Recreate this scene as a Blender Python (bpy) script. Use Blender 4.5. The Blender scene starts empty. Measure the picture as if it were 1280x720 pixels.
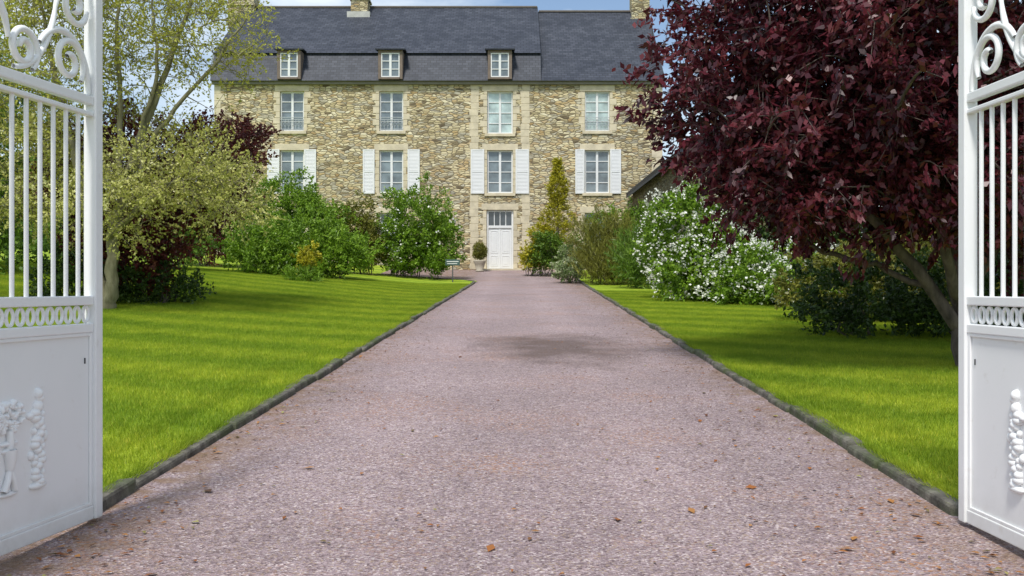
import bpy, math, numpy as np
from mathutils import Matrix, Vector
R = np.random.RandomState(7)
S = bpy.context.scene
COL = S.collection

# ------------------------------------------------------------------ terrain
def sstep(a, b, x):
    t = np.clip((np.asarray(x, float) - a) / (b - a), 0, 1)
    return t * t * (3 - 2 * t)
def gz(x, y):
    x = np.asarray(x, float); y = np.asarray(y, float)
    yy = np.clip(y, -8, 46)
    t = np.clip((yy - 33) / 13, 0, 1)
    b = np.where(yy < 33, .0383 * yy, 1.264 + .498 * t + .318 * t * t)
    k = .07 * sstep(10, 28, y)
    return b + k * np.clip(-x - 3, 0, 14)
def XL(y): return -1.96 + .0167 * y
def XR(y): return 1.91 + .018 * y

# ------------------------------------------------------------------ helpers
def link(o, parent=None):
    COL.objects.link(o)
    if parent is not None:
        o.parent = parent
        o.matrix_parent_inverse = Matrix.Translation(-Vector(parent.location))
    return o
def empty(name, loc):
    e = bpy.data.objects.new(name, None); e.location = loc
    e.empty_display_size = .3
    COL.objects.link(e); return e
def fast(name, V, F, mats, parent=None, attr=None, smooth=False, mi=None):
    V = np.asarray(V, np.float32); F = np.asarray(F, np.int32)
    me = bpy.data.meshes.new(name)
    n, k = F.shape
    me.vertices.add(len(V)); me.vertices.foreach_set('co', V.ravel())
    me.loops.add(n * k); me.loops.foreach_set('vertex_index', F.ravel())
    me.polygons.add(n)
    me.polygons.foreach_set('loop_start', np.arange(0, n * k, k, dtype=np.int32))
    me.polygons.foreach_set('loop_total', np.full(n, k, np.int32))
    if smooth: me.polygons.foreach_set('use_smooth', np.ones(n, bool))
    if mi is not None: me.polygons.foreach_set('material_index', np.asarray(mi, np.int32))
    me.update(calc_edges=True)
    if attr is not None:
        a = me.attributes.new('v', 'FLOAT', 'FACE'); a.data.foreach_set('value', np.asarray(attr, np.float32))
    for m in (mats if isinstance(mats, (list, tuple)) else [mats]): me.materials.append(m)
    return link(bpy.data.objects.new(name, me), parent)
class B:
    def __init__(s): s.v = []; s.f = []; s.m = []
    def poly(s, pts, m=0):
        i = len(s.v); s.v += [tuple(p) for p in pts]; s.f.append(tuple(range(i, i + len(pts)))); s.m.append(m)
    def box(s, x0, x1, y0, y1, z0, z1, m=0):
        i = len(s.v)
        s.v += [(x0,y0,z0),(x1,y0,z0),(x1,y1,z0),(x0,y1,z0),(x0,y0,z1),(x1,y0,z1),(x1,y1,z1),(x0,y1,z1)]
        for q in ((0,3,2,1),(4,5,6,7),(0,1,5,4),(1,2,6,5),(2,3,7,6),(3,0,4,7)):
            s.f.append(tuple(i + a for a in q)); s.m.append(m)
    def prism(s, prof, x0, x1, m=0, mend=0):
        n = len(prof); i = len(s.v)
        s.v += [(x0, p[0], p[1]) for p in prof] + [(x1, p[0], p[1]) for p in prof]
        for a in range(n):
            b = (a + 1) % n
            s.f.append((i + a, i + b, i + n + b, i + n + a)); s.m.append(m)
        s.f.append(tuple(i + a for a in range(n))[::-1]); s.m.append(mend)
        s.f.append(tuple(i + n + a for a in range(n))); s.m.append(mend)
    def obj(s, name, mats, parent=None, bevel=0, smooth=False):
        me = bpy.data.meshes.new(name); me.from_pydata(s.v, [], s.f)
        for m in (mats if isinstance(mats, (list, tuple)) else [mats]): me.materials.append(m)
        me.polygons.foreach_set('material_index', s.m)
        if smooth: me.polygons.foreach_set('use_smooth', [True] * len(s.f))
        me.update()
        import bmesh
        bm = bmesh.new(); bm.from_mesh(me); bmesh.ops.recalc_face_normals(bm, faces=bm.faces); bm.to_mesh(me); bm.free()
        o = link(bpy.data.objects.new(name, me), parent)
        if bevel:
            b = o.modifiers.new('Bevel', 'BEVEL'); b.width = bevel; b.segments = 2; b.limit_method = 'ANGLE'
        return o
def tube(path, rad, sides=6):
    P = np.asarray(path, float); n = len(P)
    T = np.gradient(P, axis=0); T /= np.linalg.norm(T, axis=1)[:, None] + 1e-9
    ref = np.array([.31, .17, .93]) if abs(T[0][2]) < .8 else np.array([.9, .3, .1])
    A = np.cross(T, ref); A /= np.linalg.norm(A, axis=1)[:, None] + 1e-9
    Bv = np.cross(T, A)
    an = np.arange(sides) * 2 * math.pi / sides
    r = np.asarray(rad, float) * np.ones(n)
    V = P[:, None, :] + r[:, None, None] * (np.cos(an)[None, :, None] * A[:, None, :] + np.sin(an)[None, :, None] * Bv[:, None, :])
    i = np.arange(n - 1)[:, None] * sides; j = np.arange(sides)[None, :]; j2 = (j + 1) % sides
    F = np.stack([i + j, i + j2, i + sides + j2, i + sides + j], -1).reshape(-1, 4)
    return V.reshape(-1, 3), F
def join(parts):
    V = []; F = []; o = 0
    for v, f in parts:
        V.append(v); F.append(f + o); o += len(v)
    return np.concatenate(V), np.concatenate(F)

# ------------------------------------------------------------------ materials
class M:
    def __init__(s, name):
        s.mat = bpy.data.materials.new(name); s.mat.use_nodes = True
        s.t = s.mat.node_tree; s.t.nodes.clear()
        s.out = s.n('ShaderNodeOutputMaterial'); s.p = s.n('ShaderNodeBsdfPrincipled')
        s.l(s.p.outputs[0], s.out.inputs[0])
    def n(s, ty, **kw):
        x = s.t.nodes.new(ty)
        for k, v in kw.items(): setattr(x, k, v)
        return x
    def l(s, a, b): s.t.links.new(a, b)
    def coord(s, sc=(1,1,1), kind='Object'):
        tc = s.n('ShaderNodeTexCoord'); mp = s.n('ShaderNodeMapping'); mp.inputs['Scale'].default_value = sc
        s.l(tc.outputs[kind], mp.inputs[0]); return mp.outputs[0]
    def noise(s, sc, det=4, vec=None, rough=.6):
        x = s.n('ShaderNodeTexNoise'); x.inputs['Scale'].default_value = sc; x.inputs['Detail'].default_value = det
        x.inputs['Roughness'].default_value = rough
        if vec is not None: s.l(vec, x.inputs['Vector'])
        return x.outputs['Fac']
    def ramp(s, fac, stops, interp='LINEAR'):
        r = s.n('ShaderNodeValToRGB'); r.color_ramp.interpolation = interp
        e = r.color_ramp.elements
        while len(e) < len(stops): e.new(.5)
        for q, (p, c) in zip(e, stops):
            q.position = p; q.color = (c, c, c, 1) if isinstance(c, (int, float)) else (*c, 1)
        s.l(fac, r.inputs[0]); return r.outputs[0]
    def mix(s, a, b, fac, mode='MIX'):
        x = s.n('ShaderNodeMix', data_type='RGBA', blend_type=mode)
        for v, i in ((fac, 0), (a, 6), (b, 7)):
            if hasattr(v, 'links'): s.l(v, x.inputs[i])
            elif i == 0: x.inputs[0].default_value = v
            else: x.inputs[i].default_value = (*v, 1)
        return x.outputs[2]
    def bump(s, h, st, dist=.02):
        b = s.n('ShaderNodeBump'); b.inputs['Strength'].default_value = st; b.inputs['Distance'].default_value = dist
        s.l(h, b.inputs['Height']); s.l(b.outputs[0], s.p.inputs['Normal'])
    def base(s, c):
        if hasattr(c, 'links'): s.l(c, s.p.inputs['Base Color'])
        else: s.p.inputs['Base Color'].default_value = (*c, 1)
    def rough(s, r): s.p.inputs['Roughness'].default_value = r
    def math(s, op, a, b=0.):
        x = s.n('ShaderNodeMath', operation=op)
        for v, i in ((a, 0), (b, 1)):
            if hasattr(v, 'links'): s.l(v, x.inputs[i])
            else: x.inputs[i].default_value = v
        return x.outputs[0]

def simple(name, c, r=.6, var=.15, sc=3, bump=0):
    m = M(name); v = m.coord()
    nf = m.noise(sc, 6, v)
    lo = tuple(a * (1 - var) for a in c); hi = tuple(min(1, a * (1 + var)) for a in c)
    m.base(m.ramp(nf, [(.3, lo), (.7, hi)])); m.rough(r)
    if bump: m.bump(m.noise(sc * 8, 4, v), bump)
    return m.mat

def mat_gravel():
    m = M('mauve_gravel'); v = m.coord()
    vo = m.n('ShaderNodeTexVoronoi'); vo.inputs['Scale'].default_value = 100; m.l(v, vo.inputs['Vector'])
    sep = m.n('ShaderNodeSeparateColor'); m.l(vo.outputs['Color'], sep.inputs[0])
    c = m.ramp(sep.outputs[0], [(0, (.15,.108,.112)), (.25, (.26,.195,.204)), (.6, (.345,.263,.278)), (.88, (.43,.345,.355)), (1, (.64,.55,.54))])
    c = m.mix(c, (.38,.28,.21), m.ramp(sep.outputs[1], [(.84, 0), (.88, .7)]))
    n1 = m.noise(.55, 5, v)
    c = m.mix(c, m.ramp(n1, [(.3, .84), (.7, 1.1)]), 1., 'MULTIPLY')
    n5 = m.noise(14, 5, v)
    c = m.mix(c, m.ramp(n5, [(.3, .84), (.7, 1.13)]), 1., 'MULTIPLY')
    sx = m.n('ShaderNodeSeparateXYZ'); m.l(v, sx.inputs[0])
    tr = m.math('ABSOLUTE', m.math('SUBTRACT', m.math('ABSOLUTE', sx.outputs[0]), .8))
    c = m.mix(c, m.ramp(tr, [(.05, 1.06), (.5, .96)]), 1., 'MULTIPLY')
    n2 = m.noise(.9, 4, v); n3 = m.noise(38, 3, v)
    a = m.math('MULTIPLY', m.ramp(n2, [(.50, 0), (.68, 1)]), m.ramp(n3, [(.52, 0), (.62, 1)]))
    c = m.mix(c, (.40, .18, .065), m.math('MULTIPLY', a, .7))
    # leaf mould collecting against the kerbs
    ab = m.math('DIVIDE', m.math('ABSOLUTE', m.math('SUBTRACT', sx.outputs[0], .15)), 8.)
    ed = m.ramp(ab, [(1.45/8, 0), (2.0/8, 1)])
    c = m.mix(c, (.20, .125, .07), m.math('MULTIPLY', ed, m.ramp(m.noise(7, 6, v), [(.42, 0), (.6, .8)])))
    # dark brown oval patch mid-drive, fading out to an uneven edge
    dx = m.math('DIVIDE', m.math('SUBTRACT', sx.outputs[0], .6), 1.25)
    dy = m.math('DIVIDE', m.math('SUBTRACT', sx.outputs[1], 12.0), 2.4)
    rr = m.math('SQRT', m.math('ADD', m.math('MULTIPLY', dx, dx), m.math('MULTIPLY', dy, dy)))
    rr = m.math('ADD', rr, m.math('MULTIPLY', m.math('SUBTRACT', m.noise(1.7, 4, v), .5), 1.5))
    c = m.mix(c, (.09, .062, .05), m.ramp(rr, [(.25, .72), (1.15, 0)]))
    m.base(c); m.rough(.85)
    m.p.inputs['Specular IOR Level'].default_value = .25
    m.bump(vo.outputs['Distance'], .7, .012)
    return m.mat
def grasscol(m, v):
    n1 = m.noise(.7, 4, v); n2 = m.noise(6, 5, v)
    c = m.ramp(n2, [(.25, (.185,.285,.020)), (.5, (.275,.395,.030)), (.75, (.38,.49,.050))])
    c = m.mix(c, m.ramp(n1, [(.3, (.86,.90,.8)), (.7, (1.14,1.06,1.0))]), 1., 'MULTIPLY')
    sx = m.n('ShaderNodeSeparateXYZ'); m.l(v, sx.inputs[0])
    w = m.math('SINE', m.math('ADD', m.math('MULTIPLY', m.math('ADD', sx.outputs[1], m.math('MULTIPLY', sx.outputs[0], .55)), 4.0), m.math('MULTIPLY', n1, 5.)))
    w = m.math('ADD', m.math('MULTIPLY', w, .5), .5)
    return m.mix(c, m.ramp(w, [(.1, (.82,.88,.80)), (.9, (1.17,1.10,1.12))]), 1., 'MULTIPLY')
def mat_lawn():
    m = M('lawn_grass'); v = m.coord()
    c = grasscol(m, v)
    n = m.noise(60, 4, v)
    c = m.mix(c, m.ramp(n, [(.3, .6), (.7, 1.15)]), 1., 'MULTIPLY')
    m.base(c); m.rough(.8); m.bump(n, .6, .03); m.p.inputs['Specular IOR Level'].default_value = .15
    return m.mat
def mat_blade():
    m = M('grass_blade')
    g = m.n('ShaderNodeNewGeometry'); c = grasscol(m, g.outputs['Position'])
    at = m.n('ShaderNodeAttribute', attribute_name='v')
    c = m.mix(c, m.ramp(at.outputs['Fac'], [(0, (.7,.75,.75)), (.9, (1.3,1.2,1.1)), (1, (2.,1.35,2.5))]), 1., 'MULTIPLY')
    m.base(c); m.rough(.5); m.p.inputs['Specular IOR Level'].default_value = .25
    tr = m.n('ShaderNodeBsdfTranslucent'); m.l(c, tr.inputs[0])
    mx = m.n('ShaderNodeMixShader'); mx.inputs[0].default_value = .4
    m.l(m.p.outputs[0], mx.inputs[1]); m.l(tr.outputs[0], mx.inputs[2]); m.l(mx.outputs[0], m.out.inputs[0])
    return m.mat
def mat_leaf(name, stops, tr=.3, rough=.45, spec=.35):
    m = M(name)
    at = m.n('ShaderNodeAttribute', attribute_name='v')
    n = len(stops)
    c = m.ramp(at.outputs['Fac'], [(i / (n - 1), s) for i, s in enumerate(stops)])
    m.base(c); m.rough(rough); m.p.inputs['Specular IOR Level'].default_value = spec
    t = m.n('ShaderNodeBsdfTranslucent'); m.l(c, t.inputs[0])
    mx = m.n('ShaderNodeMixShader'); mx.inputs[0].default_value = tr
    m.l(m.p.outputs[0], mx.inputs[1]); m.l(t.outputs[0], mx.inputs[2]); m.l(mx.outputs[0], m.out.inputs[0])
    return m.mat
def mat_rubble(name='rubble_stone', k=1.):
    m = M(name); tc = m.n('ShaderNodeTexCoord')
    sx = m.n('ShaderNodeSeparateXYZ'); m.l(tc.outputs['Object'], sx.inputs[0])
    cb = m.n('ShaderNodeCombineXYZ')
    wob = m.math('MULTIPLY', m.noise(1.6, 3, tc.outputs['Object']), .20)
    wx = m.math('MULTIPLY', m.noise(2.9, 2, tc.outputs['Object']), .35)
    m.l(m.math('MULTIPLY', m.math('ADD', m.math('ADD', sx.outputs[0], sx.outputs[1]), wx), 3.6), cb.inputs[0])
    m.l(m.math('MULTIPLY', m.math('ADD', sx.outputs[2], wob), 10.2), cb.inputs[1])
    v1 = m.n('ShaderNodeTexVoronoi', voronoi_dimensions='2D'); v1.inputs['Scale'].default_value = 1; v1.inputs['Randomness'].default_value = .92
    m.l(cb.outputs[0], v1.inputs['Vector'])
    v2 = m.n('ShaderNodeTexVoronoi', voronoi_dimensions='2D', feature='DISTANCE_TO_EDGE'); v2.inputs['Scale'].default_value = 1; v2.inputs['Randomness'].default_value = .92
    m.l(cb.outputs[0], v2.inputs['Vector'])
    sp = m.n('ShaderNodeSeparateColor'); m.l(v1.outputs['Color'], sp.inputs[0])
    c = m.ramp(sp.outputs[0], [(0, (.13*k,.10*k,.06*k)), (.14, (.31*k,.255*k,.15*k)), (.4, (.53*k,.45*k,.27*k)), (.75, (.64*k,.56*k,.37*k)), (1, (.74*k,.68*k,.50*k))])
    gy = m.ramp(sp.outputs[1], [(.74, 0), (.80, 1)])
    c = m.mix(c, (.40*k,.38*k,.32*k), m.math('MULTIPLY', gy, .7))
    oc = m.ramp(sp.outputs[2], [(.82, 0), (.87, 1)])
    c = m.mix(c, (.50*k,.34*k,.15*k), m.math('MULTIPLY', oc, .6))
    c = m.mix(c, m.ramp(m.noise(.45, 5, tc.outputs['Object']), [(.3, (.86,.85,.81)), (.7, (1.12,1.1,1.05))]), 1., 'MULTIPLY')
    c = m.mix(c, m.ramp(m.noise(9, 4, tc.outputs['Object']), [(.3, .82), (.7, 1.14)]), 1., 'MULTIPLY')
    c = m.mix((.17*k, .135*k, .085*k), c, m.ramp(v2.outputs['Distance'], [(.01, .0), (.13, 1)]))
    m.base(c); m.rough(.9); m.bump(m.ramp(v2.outputs['Distance'], [(0, 0), (.2, 1)]), .8, .03)
    return m.mat
def mat_slate():
    m = M('slate_roof'); tc = m.n('ShaderNodeTexCoord')
    sx = m.n('ShaderNodeSeparateXYZ'); m.l(tc.outputs['Object'], sx.inputs[0])
    cb = m.n('ShaderNodeCombineXYZ'); m.l(sx.outputs[0], cb.inputs[0]); m.l(m.math('MULTIPLY', sx.outputs[2], 1.5), cb.inputs[1])
    b = m.n('ShaderNodeTexBrick'); m.l(cb.outputs[0], b.inputs['Vector'])
    b.inputs['Color1'].default_value = (.024,.030,.046,1); b.inputs['Color2'].default_value = (.050,.057,.080,1); b.inputs['Mortar'].default_value = (.012,.014,.02,1)
    b.inputs['Scale'].default_value = 1; b.inputs['Mortar Size'].default_value = .012; b.inputs['Brick Width'].default_value = .28; b.inputs['Row Height'].default_value = .19
    c = m.mix(b.outputs['Color'], m.ramp(m.noise(.8, 6, tc.outputs['Object']), [(.3, (.72,.74,.78)), (.7, (1.4,1.35,1.25))]), 1., 'MULTIPLY')
    m.base(c); m.rough(.6); m.p.inputs['Specular IOR Level'].default_value = .35; m.bump(b.outputs['Fac'], -.4, .02)
    return m.mat
def mat_paint(name='white_paint', k=.82):
    m = M(name); v = m.coord()
    c = m.ramp(m.noise(2.2, 6, v), [(.3, (k*.94, k*.95, k*.95)), (.7, (k, k*1.005, k*1.01))])
    c = m.mix(c, (.42,.40,.34), m.math('MULTIPLY', m.ramp(m.noise(11, 7, v), [(.64, 0), (.80, 1)]), .25))
    m.base(c); m.rough(.35); m.bump(m.noise(30, 3, v), .05, .003)
    return m.mat
def mat_gatepaint():
    m = M('gate_paint'); v = m.coord(); k = .84
    c = m.ramp(m.noise(2.2, 6, v), [(.3, (k*.95, k*.965, k*.97)), (.7, (k, k*1.005, k*1.01))])
    sx = m.n('ShaderNodeSeparateXYZ'); m.l(v, sx.inputs[0])
    low = m.ramp(m.math('ADD', sx.outputs[2], m.math('MULTIPLY', m.noise(9, 6, v), .25)), [(.25, .55), (.50, 0)])
    c = m.mix(c, (.36,.33,.27), m.math('MULTIPLY', low, m.noise(22, 5, v)))
    c = m.mix(c, (.45,.40,.32), m.math('MULTIPLY', m.ramp(m.noise(13, 7, v), [(.63, 0), (.76, 1)]), .25))
    m.base(c); m.rough(.38); m.bump(m.noise(26, 4, v), .08, .004)
    return m.mat
def mat_bark(name, a, b):
    m = M(name); v = m.coord((1, 1, .25))
    n = m.noise(14, 6, v); m.base(m.ramp(n, [(.3, a), (.7, b)])); m.rough(.9); m.bump(n, .8, .02); return m.mat

GRAVEL = mat_gravel(); LAWN = mat_lawn(); BLADE = mat_blade(); RUB = mat_rubble(); SLATE = mat_slate()
WHITE = mat_gatepaint(); WOODW = mat_paint('painted_joinery', .75)
ASH = simple('pale_ashlar', (.58,.51,.37), .85, .2, 2.5, .3)
IRON = simple('dark_iron', (.06,.065,.07), .5)
def mat_kerb():
    m = M('kerb_stone'); v = m.coord()
    c = m.ramp(m.noise(9, 7, v), [(.3, (.04,.036,.03)), (.55, (.13,.12,.098)), (.78, (.28,.26,.22))])
    c = m.mix(c, (.05,.075,.018), m.ramp(m.noise(2.5, 5, v), [(.46, 0), (.64, .75)]))
    m.base(c); m.rough(.9); m.bump(m.noise(25, 5, v), .8, .02); return m.mat
KERB = mat_kerb()
def mat_glass(name, c):
    m = M(name); v = m.coord()
    m.base(m.ramp(m.noise(1.1, 3, v), [(.35, tuple(a*.5 for a in c)), (.65, tuple(a*1.3 for a in c))])); m.rough(.06)
    m.p.inputs['Coat Weight'].default_value = 1; m.p.inputs['Coat Roughness'].default_value = .02; return m.mat
GL1 = mat_glass('window_glass', (.17,.21,.23)); GL2 = mat_glass('window_glass_curtained', (.40,.50,.49)); GLD = mat_glass('fanlight_glass', (.05,.06,.07))

# ------------------------------------------------------------------ ground
def sheet(name, xs_fn, ys, mat, dz, nx):
    V = []
    for y in ys:
        xs = xs_fn(y)
        V.append(np.stack([xs, np.full(nx, y), gz(xs, y) + dz], 1))
    V = np.concatenate(V); ny = len(ys)
    i = np.arange(ny - 1)[:, None] * nx; j = np.arange(nx - 1)[None, :]
    F = np.stack([i + j, i + j + 1, i + nx + j + 1, i + nx + j], -1).reshape(-1, 4)
    return fast(name, V, F, mat, smooth=True)
gx = np.array([-600,-200,-90,-50,-30,-24,-20,-17,-14,-11,-8,-5,-3,0,3,8,15,30,60,200,600.])
gy = np.concatenate([[-400,-100,-30,-12], np.arange(-8, 61, 1.), [80,130,250,500,1200]])
sheet('ground', lambda y: gx, gy, LAWN, -.03, len(gx))
ys = np.concatenate([np.arange(4.35, 39.01, .4), [39.15]])
def lx(y):
    e = XL(y) - .09
    if y > 36: e -= 3 - math.sqrt(max(0, 9.95 - (y - 36) ** 2))if y < 39.15 else 3.1
    return np.concatenate([[-40,-30,-24,-20,-17], np.linspace(-14, min(e, -3.02), 14), [e]])
sheet('lawn', lx, ys, LAWN, .036, 20)
ysr = np.arange(4.35, 45, .5)
sheet('lawn', lambda y: np.concatenate([[XR(y) + .09], np.linspace(3.2, 14, 12), [25, 40.]]), ysr, LAWN, .036, 15)
def drive():
    parts = []
    for ysx, fn, nx in ((np.arange(-8, 4.45, .5), lambda y: np.linspace(-7, 7, 12), 12),
                        (np.arange(4.0, 36.1, .4), lambda y: np.linspace(XL(y) - .06, XR(y) + .06, 12), 12),
                        (np.arange(36.0, 46.3, .4), lambda y: np.concatenate([[-5.5,-5,-4.5,-4,-3.5,-3.0], np.linspace(-2.4, XR(y) + .06, 6)]), 12)):
        V = np.concatenate([np.stack([fn(y), np.full(nx, y), gz(fn(y), y)], 1) for y in ysx])
        i = np.arange(len(ysx) - 1)[:, None] * nx; j = np.arange(nx - 1)[None, :]
        parts.append((V, np.stack([i + j, i + j + 1, i + nx + j + 1, i + nx + j], -1).reshape(-1, 4)))
    parts[0][0][-nx:, 1] = 4.0; parts[0][0][-nx:, 2] = gz(0, 4.0)
    V, F = join(parts)
    fast('gravel_driveway', V, F, GRAVEL, smooth=True)
drive()

def kerb(name, pts, side):
    b = B(); pts = np.asarray(pts)
    seg = np.diff(pts, axis=0); L = np.concatenate([[0], np.cumsum(np.hypot(seg[:, 0], seg[:, 1]))])
    s = 0
    while s < L[-1] - .2:
        ln = R.uniform(.45, .95); e = min(s + ln - .014, L[-1])
        a = np.array([np.interp(s, L, pts[:, 0]), np.interp(s, L, pts[:, 1])]); c = np.array([np.interp(e, L, pts[:, 0]), np.interp(e, L, pts[:, 1])])
        t = (c - a) / np.linalg.norm(c - a); nrm = np.array([-t[1], t[0]]) * side
        w = .095 + R.uniform(-.012, .012); off = R.uniform(-.014, .014); of2 = off + R.uniform(-.01, .01); h = .054 + R.uniform(-.018, .012)
        ps = []
        for (q, o) in ((a, off), (c, of2), (c, of2 + w), (a, off + w)):
            ps.append(q + nrm * o)
        zb = [float(gz(0 if abs(p[0]) < 3 else p[0], p[1])) for p in ps]
        i = len(b.v)
        b.v += [(p[0], p[1], z - .1) for p, z in zip(ps, zb)] + [(p[0], p[1], z + h + R.uniform(-.009, .009)) for p, z in zip(ps, zb)]
        for q in ((0,3,2,1),(4,5,6,7),(0,1,5,4),(1,2,6,5),(2,3,7,6),(3,0,4,7)):
            b.f.append(tuple(i + k for k in q)); b.m.append(0)
        s += ln
    return b.obj(name, KERB, None, .018)
yl = np.arange(4.35, 36.1, .5)
pl = [(XL(y), y) for y in yl] + [(XL(36) - 3 + 3 * math.cos(a), 36 + 3 * math.sin(a)) for a in np.linspace(.15, math.pi / 2, 8)] + [(-5.5, 39)]
kerb('kerb', pl, 1)
kerb('kerb', [(XR(y), y) for y in np.arange(4.35, 40, .5)], -1)

# grass blades, instanced tiles
def grass():
    n = 1800; T = .5
    x = R.uniform(-T/2, T/2, n); y = R.uniform(-T/2, T/2, n); h = R.uniform(.018, .044, n)
    a = R.uniform(0, 2*math.pi, n); w = .0022 + R.uniform(0, .0018, n)
    lx_, ly_ = R.normal(0, .016, n), R.normal(0, .016, n)
    b0 = np.stack([x - np.cos(a)*w, y - np.sin(a)*w, np.zeros(n) - .01], 1); b1 = np.stack([x + np.cos(a)*w, y + np.sin(a)*w, np.zeros(n) - .01], 1)
    tp = np.stack([x + lx_, y + ly_, h], 1)
    V = np.stack([b0, b1, tp], 1).reshape(-1, 3); F = np.arange(3*n).reshape(-1, 3)
    at = R.rand(n)
    Vt = []; Ft = []
    def tiles(x0, x1, y0, y1):
        for yy in np.arange(y0, y1, T):
            for xx in np.arange(x0, x1, T):
                if abs(xx) > .58 * yy + 1.2: continue
                inner = XL(yy) - .075 - T/2 + R.uniform(-.02, .025) if xx < 0 else XR(yy) + .075 + T/2 - R.uniform(-.02, .025)
                px = min(xx, inner) if xx < 0 else max(xx, inner)
                if xx < 0 and xx > inner + T*.98: continue
                if xx > 0 and xx < inner - T*.98: continue
                if xx < 0 and yy > 36 and xx > inner - 3.2: continue
                q = [(px + dx, yy + dy) for dx, dy in ((-.25,-.25),(.25,-.25),(.25,.25),(-.25,.25))]
                k = R.randint(4); q = q[k:] + q[:k]
                i = len(Vt); Vt.extend([(a_, b_, float(gz(a_, b_)) + .036) for a_, b_ in q]); Ft.append([i, i+1, i+2, i+3])
    tiles(-15, -1.2, 4.62, 34); tiles(2.0, 12, 4.62, 28)
    p = fast('grass', np.array(Vt), np.array(Ft), BLADE)
    p.instance_type = 'FACES'; p.show_instancer_for_render = False; p.show_instancer_for_viewport = False
    c = fast('grass_tile', V, F, BLADE, attr=at); c.parent = p
    # longer unmown grass flopping over the kerb stones
    n = 22000; side = np.where(R.rand(n) < .5, -1., 1.)
    y = 4.37 + 24 * R.rand(n) ** 1.5
    cl_ = np.sin(y * 7.1 + side) * np.sin(y * 2.3 + 1) + R.normal(0, .5, n)
    keep = cl_ > -.35; y = y[keep]; side = side[keep]; cl_ = cl_[keep]; n = len(y)
    x = np.where(side < 0, XL(y) - .075, XR(y) + .075) + side * R.uniform(-.02, .05, n)
    h = R.uniform(.025, .06, n) * (1 + .35 * np.clip(cl_, 0, 1.5)); z = gz(0, y) + .036
    a = R.uniform(0, 6.28, n); w = R.uniform(.002, .0035, n)
    lean = -side * np.abs(R.normal(.028, .024, n))
    b0 = np.stack([x - np.cos(a)*w, y - np.sin(a)*w, z - .01], 1); b1 = np.stack([x + np.cos(a)*w, y + np.sin(a)*w, z - .01], 1)
    tp = np.stack([x + lean, y + R.normal(0, .018, n), z + h], 1)
    fast('grass_edging', np.stack([b0, b1, tp], 1).reshape(-1, 3), np.arange(3*n).reshape(-1, 3), BLADE, attr=R.rand(n) * .8)
grass()

# ------------------------------------------------------------------ foliage
def unit(a): return a / (np.linalg.norm(a, axis=-1, keepdims=True) + 1e-9)
def leafmesh(C, D, L, W, at):
    n = len(C)
    D = unit(D)
    r = R.normal(size=(n, 3)); Sv = unit(np.cross(D, r))
    N = np.cross(D, Sv)
    L = (L * R.uniform(.6, 1.25, n))[:, None]; W = (W * R.uniform(.7, 1.2, n))[:, None]
    b = C - D * L * .5; t = C + D * L * .5 - N * L * .1
    m = C - D * L * .05 + N * L * .05
    V = np.stack([b, m + Sv * W * .5, t, m - Sv * W * .5], 1).reshape(-1, 3)
    return V, np.arange(4 * n).reshape(-1, 4), at
def blobpts(blobs, n, inner=.35, lump=.16):
    w = np.array([b[3]*b[4]*b[5] if len(b) < 7 else b[3]*b[4]*b[5]*b[6] for b in blobs]) ** .8; w /= w.sum()
    idx = R.choice(len(blobs), n, p=w); bb = np.array([b[:6] for b in blobs])[idx]
    d = unit(R.normal(size=(n, 3)))
    rr = inner + (1 - inner) * R.rand(n) ** .6
    rr = rr * (1 + lump * (np.sin(d[:,0]*5.1 + idx*1.7) * np.cos(d[:,1]*4.3 + idx) + .8*np.sin(d[:,2]*7 + d[:,0]*4 + idx*2.3)))
    return bb[:, :3] + d * bb[:, 3:] * rr[:, None], d, rr
def foliage(name, blobs, ncl, lpc, cr, L, W, mat, parent, droop=.2, inner=.35, lump=.16, flat=.7, clumps=None, spray=0., up=.35, tw=None):
    """leaves set along short twigs that fan out of every clump centre"""
    if clumps is None: C, d, rr = blobpts(blobs, ncl, inner, lump)
    else: C, d, rr = clumps
    n = len(C)
    ci = np.repeat(np.arange(n), lpc)
    g = R.normal(size=(len(ci), 3))
    if spray > 0:
        K = 4
        td = unit(d[:, None, :] * .7 + R.normal(size=(n, K, 3)) * .55 + np.array([0, 0, up]))
        k = R.randint(K, size=len(ci)); T = td[ci, k]; u = R.rand(len(ci)) ** .8
        P = C[ci] + T * (u * spray)[:, None] + g * cr * .28 * (1.25 - u)[:, None] * np.array([1, 1, flat])
        D = T * .7 + R.normal(size=P.shape) * .6 + np.array([0, 0, -droop])
        if tw is not None:
            parts = []
            for i in range(0, n):
                for q in range(K):
                    if (i + q) % 2 == 0: parts.append(tube([C[i], C[i] + td[i, q] * spray * .5, C[i] + td[i, q] * spray * .95], [.005, .004, .002], 4))
            V, F = join(parts); fast('twigs', V, F, tw, parent)
    else:
        P = C[ci] + g * cr * np.array([1, 1, flat])
        D = d[ci] * .6 + g * .5 + R.normal(size=P.shape) * .6 + np.array([0, 0, -droop])
    ok = P[:, 2] > gz(P[:, 0], P[:, 1]) + .05
    P = P[ok]; ci = ci[ok]; D = D[ok]
    cv = R.rand(n)
    at = np.clip(.5 * cv[ci] + .5 * R.rand(len(ci)), 0, 1)
    V, F, a = leafmesh(P, D, L, W, at)
    fast(name, V, F, mat, parent, attr=a)
    return C, d, rr
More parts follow.
